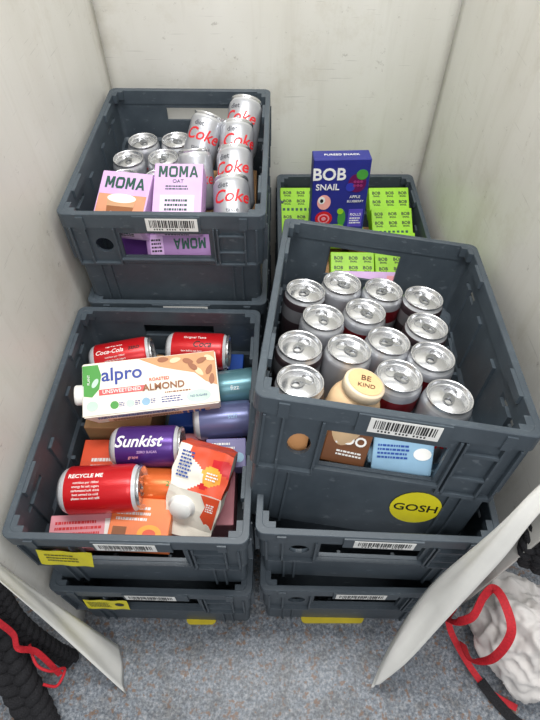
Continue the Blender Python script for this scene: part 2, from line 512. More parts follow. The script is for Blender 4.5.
# cream bottle with printed lid among the cans
b = thing('plastic_bottle', 'cream plastic bottle with tan printed lid among the cans', 'bottle', TM @ Matrix.Translation((-.068, -.192, .082)) @ Matrix.Rotation(math.radians(10), 4, 'Y') @ Matrix.Rotation(math.radians(-2), 4, 'X') @ Matrix.Scale(1.06, 4))
v, f = lathe([(0, 0), (.036, 0), (.0385, .004), (.0385, .098), (.037, .106), (.033, .114), (.0285, .119), (.0275, .120), (.0275, .130), (0, .130)], 40)
mobj('bottle_body', v, f, BEIGE, b, smooth=True)
v, f = lathe([(.0285, .125), (.0300, .126), (.0300, .138), (.0290, .140), (0, .1405)], 40)
mobj('lid', v, f, mat('pale_cream_lid', (232, 212, 182), .45), b, smooth=True)
disc(b, 0, 0, .0255, .0255, mat('lid_print', (232, 192, 142), .45), .1411, 'lid_label')
letter(b, 'BE', .015, mat('dark_ink', (80, 50, 30), .5), 0, .007, .1417, shear=.2, rot=4)
letter(b, 'KIND', .011, mat('dark_ink', (80, 50, 30), .5), 0, -.008, .1417, shear=.2, rot=4)

def pack(name, label, cat, mw, w, h, d, m, bev=.002, group=None):
    r = thing(name, label, cat, mw, group)
    me = bevel_box_mesh('box_body', w, h, d, bev); me.materials.append(m)
    o = link(bpy.data.objects.new('box_body', me)); o.parent = r
    return r
pack('cereal_box', 'brown kraft carton under the upright cans', 'box', TM @ Matrix.Translation((-.09, -.125, .010)), .15, .15, .100, KRAFT)
pack('snack_box', 'pale blue carton under the upright cans', 'box', TM @ Matrix.Translation((.08, -.125, .010)), .16, .15, .100, LBLUE)
pack('snack_box', 'plain brown carton under the upright cans', 'box', TM @ Matrix.Translation((-.005, .05, .010)), .30, .16, .100, KRAFT)
t = pack('snack_pouch', 'brown pouch with white capitals behind the grip opening', 'pouch', TM @ Matrix.Translation((-.050, -.2280, .130)) @ Matrix.Rotation(math.radians(72), 4, 'X') @ Matrix.Rotation(math.radians(-4), 4, 'Z'), .070, .070, .006, mat('dark_brown_card', (112, 70, 42), .5))
letter(t, 'FOO', .023, WHITE, .004, .010, .0036, bold=.0005)
textlines(t, .006, -.014, .04, .012, 2, WHITE, .0034)
t = pack('snack_pouch', 'pale blue printed pouch behind the grip opening', 'pouch', TM @ Matrix.Translation((.040, -.2240, .120)) @ Matrix.Rotation(math.radians(60), 4, 'X') @ Matrix.Rotation(math.radians(5), 4, 'Z'), .095, .065, .006, LBLUE)
textlines(t, -.015, .006, .05, .026, 4, BLUE, .0034); disc(t, .030, .004, .014, .010, WHITE, .0034)
pack('snack_pouch', 'tan pouch showing through the round hole', 'pouch', TM @ Matrix.Translation((-.138, -.2280, .140)) @ Matrix.Rotation(math.radians(80), 4, 'X'), .055, .075, .006, TAN)

# ---------------------------------------------------------------- rear stack top crate contents
bz = Z0+2*P
grp = 'silver cans in the tall stack crate'
DC = (('Coke', .034, RED, 'around', .064, .25, .0002, 0), ('diet', .017, GREY, 'around', .092, 0, .0, 0))
DU = (('Coke', .036, RED, 'around', .080, .28, .0005, .004), ('diet', .015, GREY, 'around', .104, 0, .0002, -.012), ('taste', .013, GREY, 'around', .052, 0, .0, .006))
DU2 = (('Coke', .036, RED, 'around', .078, .28, .0005, -.008), ('diet', .015, GREY, 'around', .102, 0, .0002, -.02), ('taste', .013, GREY, 'around', .050, 0, .0, -.012))
for (x, y, w, h, m, n) in ((-.29, 1.13, .15, .20, LILAC, 'lilac'), (-.11, 1.17, .15, .2, KRAFT, 'brown'), (-.21, .96, .30, .14, PURP, 'purple')):
    pack('drinks_pack', n+' carton lying flat under the cans', 'box', upright(x, y, bz+.035), w, h, .05, m)
for (x, y) in ((-.306, 1.186), (-.226, 1.190), (-.328, 1.108), (-.248, 1.112), (-.325, 1.028), (-.245, 1.030)):
    can(upright(x, y, bz+.064, random.uniform(-60, 60)), SILV, 'silver drinks can standing upright behind lilac cartons', DC, grp)
for i, (x, y, z, A, hf) in enumerate(((-.066, 1.205, .672, (.14, .75, .62), (-.1, -1, .6)), (-.078, 1.115, .662, (.04, .75, .60), (.1, -1, .6)), (-.076, 1.020, .655, (-.05, .78, .56), (0, -1, .6)), (-.080, .930, .640, (-.04, .80, .50), (-.1, -1, .7)))):
    can(lying(x, y, z, A, hf, 1.05), SILV, 'silver drinks can leaning back in a column with red script', DU if i % 2 else DU2, grp)
can(lying(-.158, 1.140, .670, (.30, .62, .72), (.1, -1, .4), 1.02), SILV, 'silver drinks can leaning back beside the column', DU2, grp)
can(lying(-.163, 1.040, .640, (-.10, .6, .8), (.2, -1, .4)), SILV, 'silver drinks can leaning upright behind a carton', DC, grp)

def lean(x, y, z, pitch, yaw=0, roll=0):
    return Matrix.Translation((x, y, z)) @ Matrix.Rotation(math.radians(yaw), 4, 'Z') @ Matrix.Rotation(math.radians(pitch), 4, 'X') @ Matrix.Rotation(math.radians(roll), 4, 'Y')
cA = pack('milk_carton', 'lilac oat drink carton with glass picture against the rim', 'carton', lean(-.298, .920, .660, 24, -9), .106, .120, .06, LILAC)
block_word(cA, 'MOMA', .086, .026, DGREEN, 0, .034, .0306)
rect(cA, 0, -.026, .100, .066, mat('peach_print', (206, 142, 108), .5), .0304)
poly(cA, [(-.030, -.002), (-.024, -.055), (.024, -.055), (.030, -.002)][::-1], BROWN, .0308, 'glass_picture')
poly(cA, [(-.030, -.002), (-.028, -.020), (.028, -.020), (.030, -.002)][::-1], mat('milky_coffee', (196, 150, 112), .5), .0312, 'glass_picture')
disc(cA, 0, -.002, .030, .010, CREAM, .0316, 'glass_picture'); textlines(cA, 0, -.038, .036, .016, 2, WHITE, .0312)
cB = pack('milk_carton', 'lilac oat drink carton with dark green capitals', 'carton', lean(-.188, .930, .664, 26, -1), .100, .138, .06, LILAC)
block_word(cB, 'MOMA', .084, .025, DGREEN, 0, .050, .0306)
letter(cB, 'OAT', .011, DGREEN, 0, .028, .0306)
textlines(cB, 0, .014, .05, .012, 2, DGREEN, .0304)
rect(cB, 0, -.03, .07, .055, PLIL, .0304); textlines(cB, 0, -.03, .05, .04, 4, DGREEN, .0308)
for c_, w_, h_ in ((cA, .104, .120), (cB, .098, .138)):
    SDn = Matrix.Translation((0, -h_/2, 0)) @ FRONT
    rect(c_, 0, 0, w_*.8, .04, PLIL, .0004, base=SDn); textlines(c_, 0, 0, w_*.6, .03, 4, DGREEN, .0008, base=SDn)
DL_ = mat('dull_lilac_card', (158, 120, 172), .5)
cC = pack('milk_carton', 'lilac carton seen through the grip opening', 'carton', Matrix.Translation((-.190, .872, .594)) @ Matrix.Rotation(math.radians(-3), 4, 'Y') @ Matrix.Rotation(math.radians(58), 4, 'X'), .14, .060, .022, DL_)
block_word(cC, 'MOMA', .070, .022, DGREEN, 0.022, .006, .0116, 180)
rect(cC, -.048, 0.004, .028, .045, LILAC, .0114); textlines(cC, -.048, 0.004, .022, .03, 4, BLACK, .0118)

# ---------------------------------------------------------------- short stack crate contents
gz = Z0+P
for (x, y, w, h, d, m, n) in ((-.32, .66, .14, .2, .12, KRAFT, 'brown'), (-.14, .67, .15, .2, .11, BLUE, 'blue'), (-.31, .44, .15, .20, .11, OR2, 'orange'),
                              (-.14, .46, .14, .2, .10, PINK, 'pink')):
    k = pack('drinks_pack', n+' carton lying beneath the cans', 'box', upright(x, y, gz+.010+d/2, random.uniform(-2, 2)), w, h, d, m)
    textlines(k, 0, 0, w*.7, h*.6, 8, WHITE, d/2+.0002)
GR = 'mixed cans in the short stack crate'
can(lying(-.327, .716, .405, (1, .20, .05), (0, -.5, 1), 1.06), REDC, 'red cola can lying on its side near the rear', (('Coca-Cola', .013, WHITE, 'along', .045, .3, .0001, .010), ('ZERO', .009, BLACK, 'along', .095, 0, .0002, .010), ('nutrition per 100ml', .005, WHITE, 'along', .055, 0, .0, -.002), ('energy fat salt sugars', .005, WHITE, 'along', .055, 0, .0, -.009), ('sugar free recipe', .005, WHITE, 'along', .055, 0, .0, .022)), GR)
can(lying(-.160, .735, .408, (1, -.04, 0), (0, -.5, 1), 1.08), REDC, 'red cola can lying beside another red can', (('Original Taste', .008, WHITE, 'along', .06, 0, .0, .022), ('Coca', .018, BLACK, 'along', .075, .3, .0003, .006), ('best before see base', .005, WHITE, 'along', .055, 0, .0, -.008)), GR)
can(lying(-.083, .642, .398, (.9, .15, 0), (0, -.4, 1)), TEALC, 'dull teal can lying under the nut drink carton', (('fizz', .014, WHITE, 'along', .07, 0, 0, -.01),), GR)
can(lying(-.093, .566, .390, (1, .1, 0), (0, -.4, 1)), BLUC, 'slate blue can lying beside the nut drink carton', (('still', .014, LBLUE, 'along', .08, 0, 0, 0),), GR)
can(lying(-.238, .492, .412, (1, .02, .02), (0, -.45, 1), 1.06), PURC, 'purple fizzy drink can lying on its side', (('Sunkist', .029, WHITE, 'along', .054, .3, .0005, .006), ('ZERO SUGAR', .006, LILAC, 'along', .070, 0, 0, -.013), ('grape', .008, PINK, 'along', .045, .2, 0, -.022)), GR)
can(lying(-.303, .398, .425, (1, .03, .04), (0, -.2, 1), 1.14), REDC, 'red can with recycling message lying on other packs', (('RECYCLE ME', .0095, WHITE, 'along', .046, 0, .0002, .013), ('nutrition per 100ml', .0050, WHITE, 'along', .048, 0, .0, .002), ('energy fat salt sugars', .0050, WHITE, 'along', .048, 0, .0, -.004), ('carbonated soft drink', .0050, WHITE, 'along', .048, 0, .0, -.010), ('best served ice cold', .0050, WHITE, 'along', .048, 0, .0, -.016), ('please reuse and refill', .0050, WHITE, 'along', .048, 0, .0, -.022)), GR)
can(lying(-.198, .426, .370, (1, 0, -.1), (0, -.2, 1)), ORAC, 'orange can partly under the red can', (('zero', .018, GREENP, 'along', .08, 0, .0002, 0),), GR)
pb = pack('snack_box', 'lavender snack box standing by the crate wall', 'box', lean(-.088, .497, .362, 12, 2), .08, .06, .05, mat('lavender_card', (120, 116, 164), .5))
textlines(pb, -.01, .005, .055, .035, 4, WHITE, .0253); disc(pb, .026, -.01, .010, .010, LBLUE, .0254)
pp = pack('snack_box', 'pink snack box lying at the crate front', 'box', lean(-.335, .338, .370, 8, 3), .13, .06, .03, PINK)
textlines(pp, -.01, .005, .09, .03, 3, RED, .0153); rect(pp, .045, 0, .02, .04, WHITE, .0154)
po = pack('juice_carton', 'orange carton lying at the crate front', 'carton', lean(-.235, .350, .374, 6, -4), .110, .09, .04, ORANGE)
textlines(po, -.01, .015, .07, .03, 3, WHITE, .0203); disc(po, .02, -.02, .022, .016, AMBER, .0204); disc(po, .02, -.02, .012, .008, OR2, .0208); rect(po, -.035, -.022, .025, .025, BROWN, .0204)

# nut drink carton
al = thing('milk_carton', 'white almond drink carton with screw cap lying across cans', 'carton', Matrix.Translation((-.236, .600, .460)) @ Matrix.Rotation(math.radians(8), 4, 'Z') @ Matrix.Rotation(math.radians(18), 4, 'X'))
L, W, D = .264, .110, .050
sh = .018
V = [(-L/2+sh, -W/2, -D/2), (L/2, -W/2, -D/2), (L/2, W/2, -D/2), (-L/2+sh, W/2, -D/2),
     (-L/2, -W/2, D/2), (L/2, -W/2, D/2), (L/2, W/2, D/2), (-L/2, W/2, D/2)]
me = bpy.data.meshes.new('carton_body')
me.from_pydata(V, [], boxvf(0, 1, 0, 1, 0, 1)[1])
bm = bmesh.new(); bm.from_mesh(me); bmesh.ops.bevel(bm, geom=bm.edges[:], offset=.0025, segments=2, affect='EDGES'); bm.to_mesh(me); bm.free()
me.materials.append(CREAM)
o = link(bpy.data.objects.new('carton_body', me)); o.parent = al
v, f = lathe([(0.0, 0), (.020, 0), (.020, .015), (.018, .018), (0, .018)], 28)
o = mobj('screw_cap', v, f, WHITE, al, Matrix.Translation((-L/2+.002, -.004, .010)) @ Matrix.Rotation(math.radians(-82), 4, 'Y'), True); o['label'] = 'white screw cap'
zt = D/2
letter(al, 'alpro', .038, ABLUE, -.054, .026, zt+.0010, bold=.0006)
poly(al, [(-.130, .050), (-.130, -.012), (-.112, -.016), (-.098, 0), (-.094, .028), (-.100, .050)], GREENP, zt+.0003); letter(al, 'PLANT', .007, WHITE, -.118, .020, zt+.001, rot=90)
disc(al, -.106, .012, .010, .005, MINT, zt+.0007, rot=60)
disc(al, -.112, -.034, .011, .010, MINT, zt+.0006)
rect(al, -.055, -.008, .088, .012, mat('pink_bar', (216, 90, 90), .5), zt+.0003); letter(al, 'UNSWEETENED', .0105, WHITE, -.055, -.008, zt+.001, bold=.0001)
letter(al, 'ROASTED', .009, OR2, .018, .007, zt+.0022, bold=.0001)
letter(al, 'ALMOND', .019, BROWN, .026, -.009, zt+.0022, bold=.0004)
poly(al, [(-.02, .053), (.130, .053), (.130, -.018), (.108, -.008), (.088, .012), (.060, .020), (.02, .032)][::-1], TAN, zt+.0004, 'almond_picture')
DB = mat('almond_skin', (150, 86, 46), .5); LBk = mat('almond_light', (236, 206, 164), .5)
def almond(x, y, s, r_, m):
    pts = []
    for i in range(16):
        a = 2*math.pi*i/16
        rr = s*(1+.35*max(0, math.cos(a))**3); pts.append((rr*math.cos(a), .58*s*math.sin(a)))
    c, q = math.cos(math.radians(r_)), math.sin(math.radians(r_))
    poly(al, [(x+px*c-py*q, y+px*q+py*c) for px, py in pts], m, zt+.0010+random.random()*.0008, 'almond_picture')
for (x, y, r_, m) in ((.102, .036, 20, DB), (.075, .038, -20, DB), (.116, .014, 60, DB), (.050, .042, 10, LBk), (.096, .014, -50, LBk), (.026, .046, 0, DB), (.118, .040, -30, LBk), (.120, -.006, 80, DB), (.086, .024, 140, DB)):
    almond(x, y, .0095, r_, m)
disc(al, .092, -.036, .024, .013, MINT, zt+.0003); letter(al, 'NO SUGARS', .006, NAVY, .092, -.036, zt+.001)
for i in range(3):
    disc(al, -.070+i*.030, -.036, .008, .008, (GREENP, MINT, LBLUE)[i], zt+.0003); textlines(al, -.056+i*.030, -.036, .010, .010, 3, NAVY, zt+.0003)
textlines(al, .040, -.036, .04, .014, 3, NAVY, zt+.0003); textlines(al, .052, -.022, .05, .006, 1, BROWN, zt+.0003)
SD = Matrix.Translation((0, -W/2, 0)) @ FRONT
rect(al, .01, -.010, .20, .020, mat('side_peach', (232, 190, 160), .5), .0004, base=SD)
textlines(al, -.02, .011, .17, .014, 2, NAVY, .0004, base=SD); textlines(al, .0, -.010, .16, .014, 3, BROWN, .0008, base=SD)
for i in range(4): rect(al, .06+i*.012, -.01, .008, .014, BLUE, .0012, base=SD)

# gable top juice carton lying tilted: one crumpled printed skin, off-white folded top, white cap
jc = thing('juice_carton', 'orange juice carton with creased white gable top and cap', 'carton', lean(-.130, .410, .412, 34, -20, 8))
w, h, d, gt = .100, .150, .080, .072
def crumple(V, F, m, name, sub, amp):
    me = bpy.data.meshes.new(name); me.from_pydata(V, [], F)
    mm = m if isinstance(m, list) else [m]
    for q in mm: me.materials.append(q)
    bm = bmesh.new(); bm.from_mesh(me)
    bmesh.ops.subdivide_edges(bm, edges=bm.edges[:], cuts=sub, use_grid_fill=True)
    for v_ in bm.verts:
        n_ = mnoise.noise_vector(v_.co*38)
        v_.co += n_*amp
    if len(mm) > 1:
        for f_ in bm.faces:
            c = f_.calc_center_median(); p = mnoise.noise(Vector((c.x*26, c.y*20, c.z*8+3)))
            f_.material_index = 0
            if f_.normal.z > .5:
                if c.x < -.010+.018*math.sin(c.y*70): f_.material_index = 1
                elif (c.x-.020)**2+(c.y-.030)**2 < .00034: f_.material_index = 2
                elif p > .18: f_.material_index = 3
            elif abs(f_.normal.x) > .6 and c.y > .02: f_.material_index = 1 if c.z > 0 else 0
    bm.to_mesh(me); bm.free()
    o = link(bpy.data.objects.new(name, me)); o.parent = jc; return o
V = [(-w/2, h/2, -d/2), (w/2, h/2, -d/2), (w/2, h/2, d/2), (-w/2, h/2, d/2),
     (-w/2, -h/2+gt, -d/2), (w/2, -h/2+gt, -d/2), (w/2, -h/2+gt, d/2), (-w/2, -h/2+gt, d/2)]
F = [(0, 1, 2, 3), (3, 2, 6, 7), (1, 0, 4, 5), (0, 3, 7, 4), (2, 1, 5, 6), (4, 7, 6, 5)]
crumple(V, [tuple(reversed(q)) for q in F], [OR2, CREAM, AMBER, RED], 'carton_body', 22, .0042)
V2 = [V[4], V[5], V[6], V[7], (-w/2+.004, -h/2, .003), (w/2-.004, -h/2, .003), (w/2-.004, -h/2, -.003), (-w/2+.004, -h/2, -.003),
      (-w/2+.002, -h/2-.022, .008), (w/2-.002, -h/2-.020, .002), (w/2-.002, -h/2-.020, -.002), (-w/2+.002, -h/2-.022, .004),
      (w/2-.012, -h/2+gt*.45, 0), (-w/2+.012, -h/2+gt*.45, 0)]
F2 = [(3, 2, 5, 4), (1, 0, 7, 6), (0, 3, 13), (3, 4, 13), (4, 7, 13), (7, 0, 13), (2, 1, 12), (1, 6, 12), (6, 5, 12), (5, 2, 12), (4, 5, 9, 8), (6, 7, 11, 10), (8, 9, 10, 11), (4, 8, 11, 7), (5, 6, 10, 9)]
crumple(V2, F2, CREAM, 'gable_top', 5, .0030)['label'] = 'creased off-white gable top'
sl = math.atan2(d/2, gt)
GM = Matrix.Translation((-.018, -h/2+gt*.50, d/2*.50+.001)) @ Matrix.Rotation(sl, 4, 'X')
v, f = lathe([(.0, -.002), (.025, -.002), (.025, .003), (.0205, .004), (.0205, .012), (.019, .014), (0, .014)], 30)
mobj('screw_cap', v, f, WHITE, jc, GM, True)
GB = Matrix.Translation((0, -h/2+gt*.5, d/2*.5)) @ Matrix.Rotation(sl, 4, 'X')
poly(jc, [(.047, .040), (.012, .040), (.024, .016), (.018, -.010), (.030, -.028), (.044, -.034)], OR2, .0030, base=GB)
textlines(jc, .032, .015, .014, .02, 4, WHITE, .0035, base=GB)
textlines(jc, -.030, .040, .024, .050, 8, BLUE, d/2+.0034)
textlines(jc, .022, .030, .022, .016, 3, WHITE, d/2+.0038)

# ---------------------------------------------------------------- rear right crate contents
rz = Z0+P-.042
GG = 'lime snack boxes in the rear crate'
def green_box(mw, label):
    r = pack('snack_box', label, 'box', mw, .112, .078, .045, GREEN, .002, GG)
    for (lx, ly) in ((-.036, .022), (.002, .022), (.038, .022), (-.036, -.004), (.002, -.004), (.038, -.004)):
        letter(r, 'BOB', .012, BLACK, lx, ly, .0229, bold=.0002)
        letter(r, 'SNAIL', .007, BLACK, lx+.001, ly-.009, .0229, bold=.0001)
    B = [boxvf(-.049+i*.012, -.042+i*.012, -.034, -.026, 0, .0006) for i in range(8)]
    v, f = join_vf(B); mobj('printed_pattern', v, f, DGREEN, r, Matrix.Translation((0, 0, .0226)))
    FB = Matrix.Translation((0, -.039, 0)) @ FRONT
    letter(r, 'BOB SNAIL', .014, BLACK, 0, 0, .0005, base=FB)
    return r
for (x, y, z, pt, yw) in ((.085, 1.272, .415, 24, 0), (.085, 1.195, .390, 24, 0), (.335, 1.265, .420, 30, 1), (.335, 1.190, .405, 30, 2), (.335, 1.110, .385, 24, -1),
                          (.212, 1.022, .392, 28, -1), (.326, 1.018, .392, 28, 1), (.20, 1.27, .395, 0, 0), (.205, 1.19, .375, 0, 2)):
    green_box(lean(x, y, z, pt, yw), 'lime green snack box with black capitals among other boxes')
pk = pack('snack_box', 'pink and lilac snack box near the lime boxes', 'box', lean(.245, .952, .396, 32, -2), .17, .07, .04, LILAC)
textlines(pk, 0, .0, .11, .03, 3, DGREEN, .0203); rect(pk, .055, 0, .02, .05, PINK, .0204)
for (x, y, w_, h_, m, n) in ((.13, 1.15, .16, .30, KRAFT, 'brown'), (.31, 1.13, .16, .34, KRAFT, 'brown')):
    pack('drinks_pack', n+' carton filling the crate base under snack boxes', 'box', upright(x, y, rz+.010+.055), w_, h_, .11, m)
bb = pack('snack_box', 'blue fruit roll box standing upright above lime boxes', 'box', Matrix.Translation((.172, 1.14, .540)) @ Matrix.Rotation(math.radians(2), 4, 'Z') @ Matrix.Rotation(math.radians(84), 4, 'X'), .138, .200, .05, NAVY)
zf = .0256
letter(bb, 'BOB', .042, WHITE, -.030, .062, zf, bold=.0009)
letter(bb, 'SNAIL', .022, WHITE, -.032, .030, zf, bold=.0003)
PU = mat('berry_purple', (100, 20, 80), .4); VI = mat('violet_print', (90, 76, 190), .5)
disc(bb, .040, .040, .022, .024, PU, zf); disc(bb, .050, .062, .014, .013, GREENP, zf+.0005); disc(bb, .024, .030, .011, .011, mat('berry_blue', (50, 60, 170), .4), zf+.0007)
for i in range(6): disc(bb, .034+.008*(i % 3), .034+.010*(i//3), .0035, .0035, mat('berry_light', (150, 50, 110), .4), zf+.001)
disc(bb, -.038, -.010, .017, .020, mat('peach_face', (240, 170, 160), .5), zf); disc(bb, -.044, -.004, .0085, .010, WHITE, zf+.0007); disc(bb, -.044, -.005, .004, .005, BLACK, zf+.0014)
disc(bb, -.036, -.055, .022, .020, RED, zf+.0003); disc(bb, -.036, -.055, .015, .013, PINK, zf+.0009); disc(bb, -.036, -.055, .011, .010, RED, zf+.0013); disc(bb, -.036, -.055, .006, .005, PINK, zf+.0018)
disc(bb, .010, -.055, .010, .024, GREENP, zf); disc(bb, -.005, -.080, .024, .008, GREEN, zf+.0005); disc(bb, .005, -.035, .008, .008, GREEN, zf+.0009)
letter(bb, 'APPLE', .010, WHITE, .038, .004, zf+.0007); letter(bb, 'BLUEBERRY', .008, WHITE, .040, -.008, zf+.0007)
rect(bb, .045, -.055, .036, .05, VI, zf); letter(bb, 'ROLLS', .010, WHITE, .045, -.045, zf+.0007); textlines(bb, .045, -.062, .028, .02, 3, WHITE, zf+.0005)
TPF = Matrix.Translation((0, .1, 0)) @ Matrix.Rotation(math.radians(-90), 4, 'X')
letter(bb, 'PUREED SNACK', .012, WHITE, 0, 0, .0006, base=TPF)

# ---------------------------------------------------------------- structure
def wall_mat():
    m = bpy.data.materials.new('insulated_liner'); m.use_nodes = True
    nt = m.node_tree; b = nt.nodes['Principled BSDF']; b.inputs['Roughness'].default_value = .38
    tc = nt.nodes.new('ShaderNodeTexCoord')
    def noise(scale, detail, mscale=None, rough=.5, rot=(0, 0, 0)):
        n = nt.nodes.new('ShaderNodeTexNoise'); n.inputs['Scale'].default_value = scale; n.inputs['Detail'].default_value = detail; n.inputs['Roughness'].default_value = rough
        if mscale:
            mp = nt.nodes.new('ShaderNodeMapping'); mp.inputs['Scale'].default_value = mscale; mp.inputs['Rotation'].default_value = rot
            nt.links.new(tc.outputs['Object'], mp.inputs['Vector']); nt.links.new(mp.outputs[0], n.inputs['Vector'])
        else: nt.links.new(tc.outputs['Object'], n.inputs['Vector'])
        return n
    def ramp(n, p0, c0, p1, c1):
        r = nt.nodes.new('ShaderNodeValToRGB'); e = r.color_ramp.elements
        e[0].position = p0; e[0].color = (*c0, 1); e[1].position = p1; e[1].color = (*c1, 1)
        nt.links.new(n.outputs['Fac'], r.inputs['Fac']); return r
    def mul(a, b_, f):
        mx = nt.nodes.new('ShaderNodeMixRGB'); mx.blend_type = 'MULTIPLY'; mx.inputs[0].default_value = f
        nt.links.new(a.outputs[0], mx.inputs[1]); nt.links.new(b_.outputs[0], mx.inputs[2]); return mx
    n1 = noise(1.6, 3, (3, 3, 1.4))
    base = ramp(n1, .3, lin((212, 210, 202)), .7, lin((224, 223, 217)))
    spk = ramp(noise(34, 9, None, .78), .31, (.50, .48, .46), .38, (1, 1, 1))
    stk = ramp(noise(3, 6, (9, 9, .7), .65), .30, (.87, .86, .83), .47, (1, 1, 1))
    scr = ramp(noise(9, 2, (1.2, 1.2, 26), .5, (.6, .35, 0)), .27, (.72, .72, .71), .31, (1, 1, 1))
    stn = ramp(noise(5.5, 9, None, .75), .36, (.87, .85, .81), .47, (1, 1, 1))
    c = mul(mul(mul(mul(base, spk, .8), stk, .5), scr, .6), stn, .6)
    nt.links.new(c.outputs[0], b.inputs['Base Color'])
    bp = nt.nodes.new('ShaderNodeBump'); bp.inputs['Strength'].default_value = .25; bp.inputs['Distance'].default_value = .01
    nt.links.new(n1.outputs['Fac'], bp.inputs['Height']); nt.links.new(bp.outputs[0], b.inputs['Normal'])
    return m
WM = wall_mat()
def floor_mat():
    m = bpy.data.materials.new('flecked_vinyl'); m.use_nodes = True
    nt = m.node_tree; b = nt.nodes['Principled BSDF']; b.inputs['Roughness'].default_value = .42
    tc = nt.nodes.new('ShaderNodeTexCoord')
    n1 = nt.nodes.new('ShaderNodeTexNoise'); n1.inputs['Scale'].default_value = 160; n1.inputs['Detail'].default_value = 6; n1.inputs['Roughness'].default_value = .75
    n2 = nt.nodes.new('ShaderNodeTexNoise'); n2.inputs['Scale'].default_value = 16; n2.inputs['Detail'].default_value = 9; n2.inputs['Roughness'].default_value = .8
    n3 = nt.nodes.new('ShaderNodeTexNoise'); n3.inputs['Scale'].default_value = 95; n3.inputs['Detail'].default_value = 4
    for n in (n1, n2, n3): nt.links.new(tc.outputs['Object'], n.inputs['Vector'])
    r = nt.nodes.new('ShaderNodeValToRGB'); cr = r.color_ramp
    cr.elements[0].position = .36; cr.elements[0].color = (*lin((76, 83, 93)), 1)
    cr.elements[1].position = .66; cr.elements[1].color = (*lin((168, 171, 175)), 1)
    e = cr.elements.new(.5); e.color = (*lin((118, 126, 135)), 1)
    nt.links.new(n1.outputs['Fac'], r.inputs['Fac'])
    r3 = nt.nodes.new('ShaderNodeValToRGB'); r3.color_ramp.elements[0].position = .58; r3.color_ramp.elements[1].position = .66
    nt.links.new(n3.outputs['Fac'], r3.inputs['Fac'])
    mx = nt.nodes.new('ShaderNodeMixRGB'); mx.inputs[2].default_value = (*lin((124, 100, 84)), 1)
    nt.links.new(r3.outputs[0], mx.inputs[0]); nt.links.new(r.outputs[0], mx.inputs[1])
    r2 = nt.nodes.new('ShaderNodeValToRGB'); r2.color_ramp.elements[0].color = (.66, .62, .58, 1); r2.color_ramp.elements[0].position = .38
    r2.color_ramp.elements[1].position = .54
    nt.links.new(n2.outputs['Fac'], r2.inputs['Fac'])
    m2 = nt.nodes.new('ShaderNodeMixRGB'); m2.blend_type = 'MULTIPLY'; m2.inputs[0].default_value = 1
    nt.links.new(mx.outputs[0], m2.inputs[1]); nt.links.new(r2.outputs[0], m2.inputs[2])
    nt.links.new(m2.outputs[0], b.inputs['Base Color'])
    return m
v, f = boxvf(-1.6, 1.6, -1.0, 2.2, FZ-.05, FZ)
o = mobj('floor', v, f, floor_mat()); o['kind'] = 'structure'

def sheet(name, fn, nu, nv, m, th=.006):
    V = []; F = []
    for j in range(nv+1):
        for i in range(nu+1):
            V.append(fn(i/nu, j/nv))
    for j in range(nv):
        for i in range(nu):
            a = j*(nu+1)+i
            F.append((a, a+1, a+nu+2, a+nu+1))
    o = mobj(name, V, F, m, smooth=True)
    md = o.modifiers.new('s', 'SOLIDIFY'); md.thickness = th; md.offset = 0
    return o
def sw(a, b, k): return k*math.sin(a*7+b*3)*math.sin(b*5+1)
o = sheet('wall_back', lambda u, w: (-.424+u*.882, 1.402+sw(u, w, .003), FZ+w*1.95), 24, 30, WM); o['kind'] = 'structure'
o = sheet('wall_left', lambda u, w: (-.452+u*.036-sw(u, w, .003), .27+u*1.135, FZ+w*1.95), 30, 30, WM); o['kind'] = 'structure'
o = sheet('wall_right', lambda u, w: (.468-u*.018+sw(u, w, .003), .31+u*1.095, FZ+w*1.95), 30, 30, WM); o['kind'] = 'structure'

def spline_rows(rows, nseg=10):
    out = []
    n = len(rows)
    for k in range(n-1):
        p0 = rows[max(0, k-1)]; p1 = rows[k]; p2 = rows[k+1]; p3 = rows[min(n-1, k+2)]
        for s in range(nseg):
            t = s/nseg
            r = []
            for a, b, c, d in zip(p0, p1, p2, p3):
                a, b, c, d = map(Vector, (a, b, c, d))
                r.append(.5*((2*b)+(c-a)*t+(2*a-5*b+4*c-d)*t*t+(3*b-a-3*c+d)*t**3))
            out.append(r)
    out.append([Vector(p) for p in rows[-1]])
    return out
FM = mat('flap_liner', (240, 239, 233), .5, 0, .05, 9, .5)
def flap(name, rows, label):
    R0 = spline_rows(rows); R = []
    for r in R0:
        q = []
        for i in range(len(r)-1):
            for s in range(4):
                t = s/4; p = r[i].lerp(r[i+1], t)
                u = (i+t)/(len(r)-1)
                p.x += .004*math.sin(u*6+p.z*14)*math.sin(math.pi*u)
                q.append(p)
        q.append(r[-1]); R.append(q)
    V = []; F = []
    n = len(R[0])
    for r in R: V += r
    for j in range(len(R)-1):
        for i in range(n-1):
            a = j*n+i; F.append((a, a+1, a+n+1, a+n))
    o = mobj(name, V, F, FM, smooth=True)
    md = o.modifiers.new('s', 'SOLIDIFY'); md.thickness = .002
    setp(o, label, 'curtain flap')
    return o
flap('liner_flap', [
    [(.470, .325, 1.05), (.474, .318, 1.05), (.478, .312, 1.05)],
    [(.425, .315, .86), (.430, .306, .86), (.438, .298, .87)],
    [(.354, .288, .703), (.356, .280, .702), (.362, .268, .70)],
    [(.322, .268, .58), (.324, .252, .55), (.339, .238, .53)],
    [(.290, .256, .29), (.282, .228, .30), (.302, .196, .31)],
    [(.252, .200, .10), (.247, .180, .12), (.268, .160, .14)],
    [(.222, .136, FZ+.03), (.226, .138, FZ+.045), (.236, .140, FZ+.07)]], 'thin white insulated liner flap hanging beside the tilted crate')
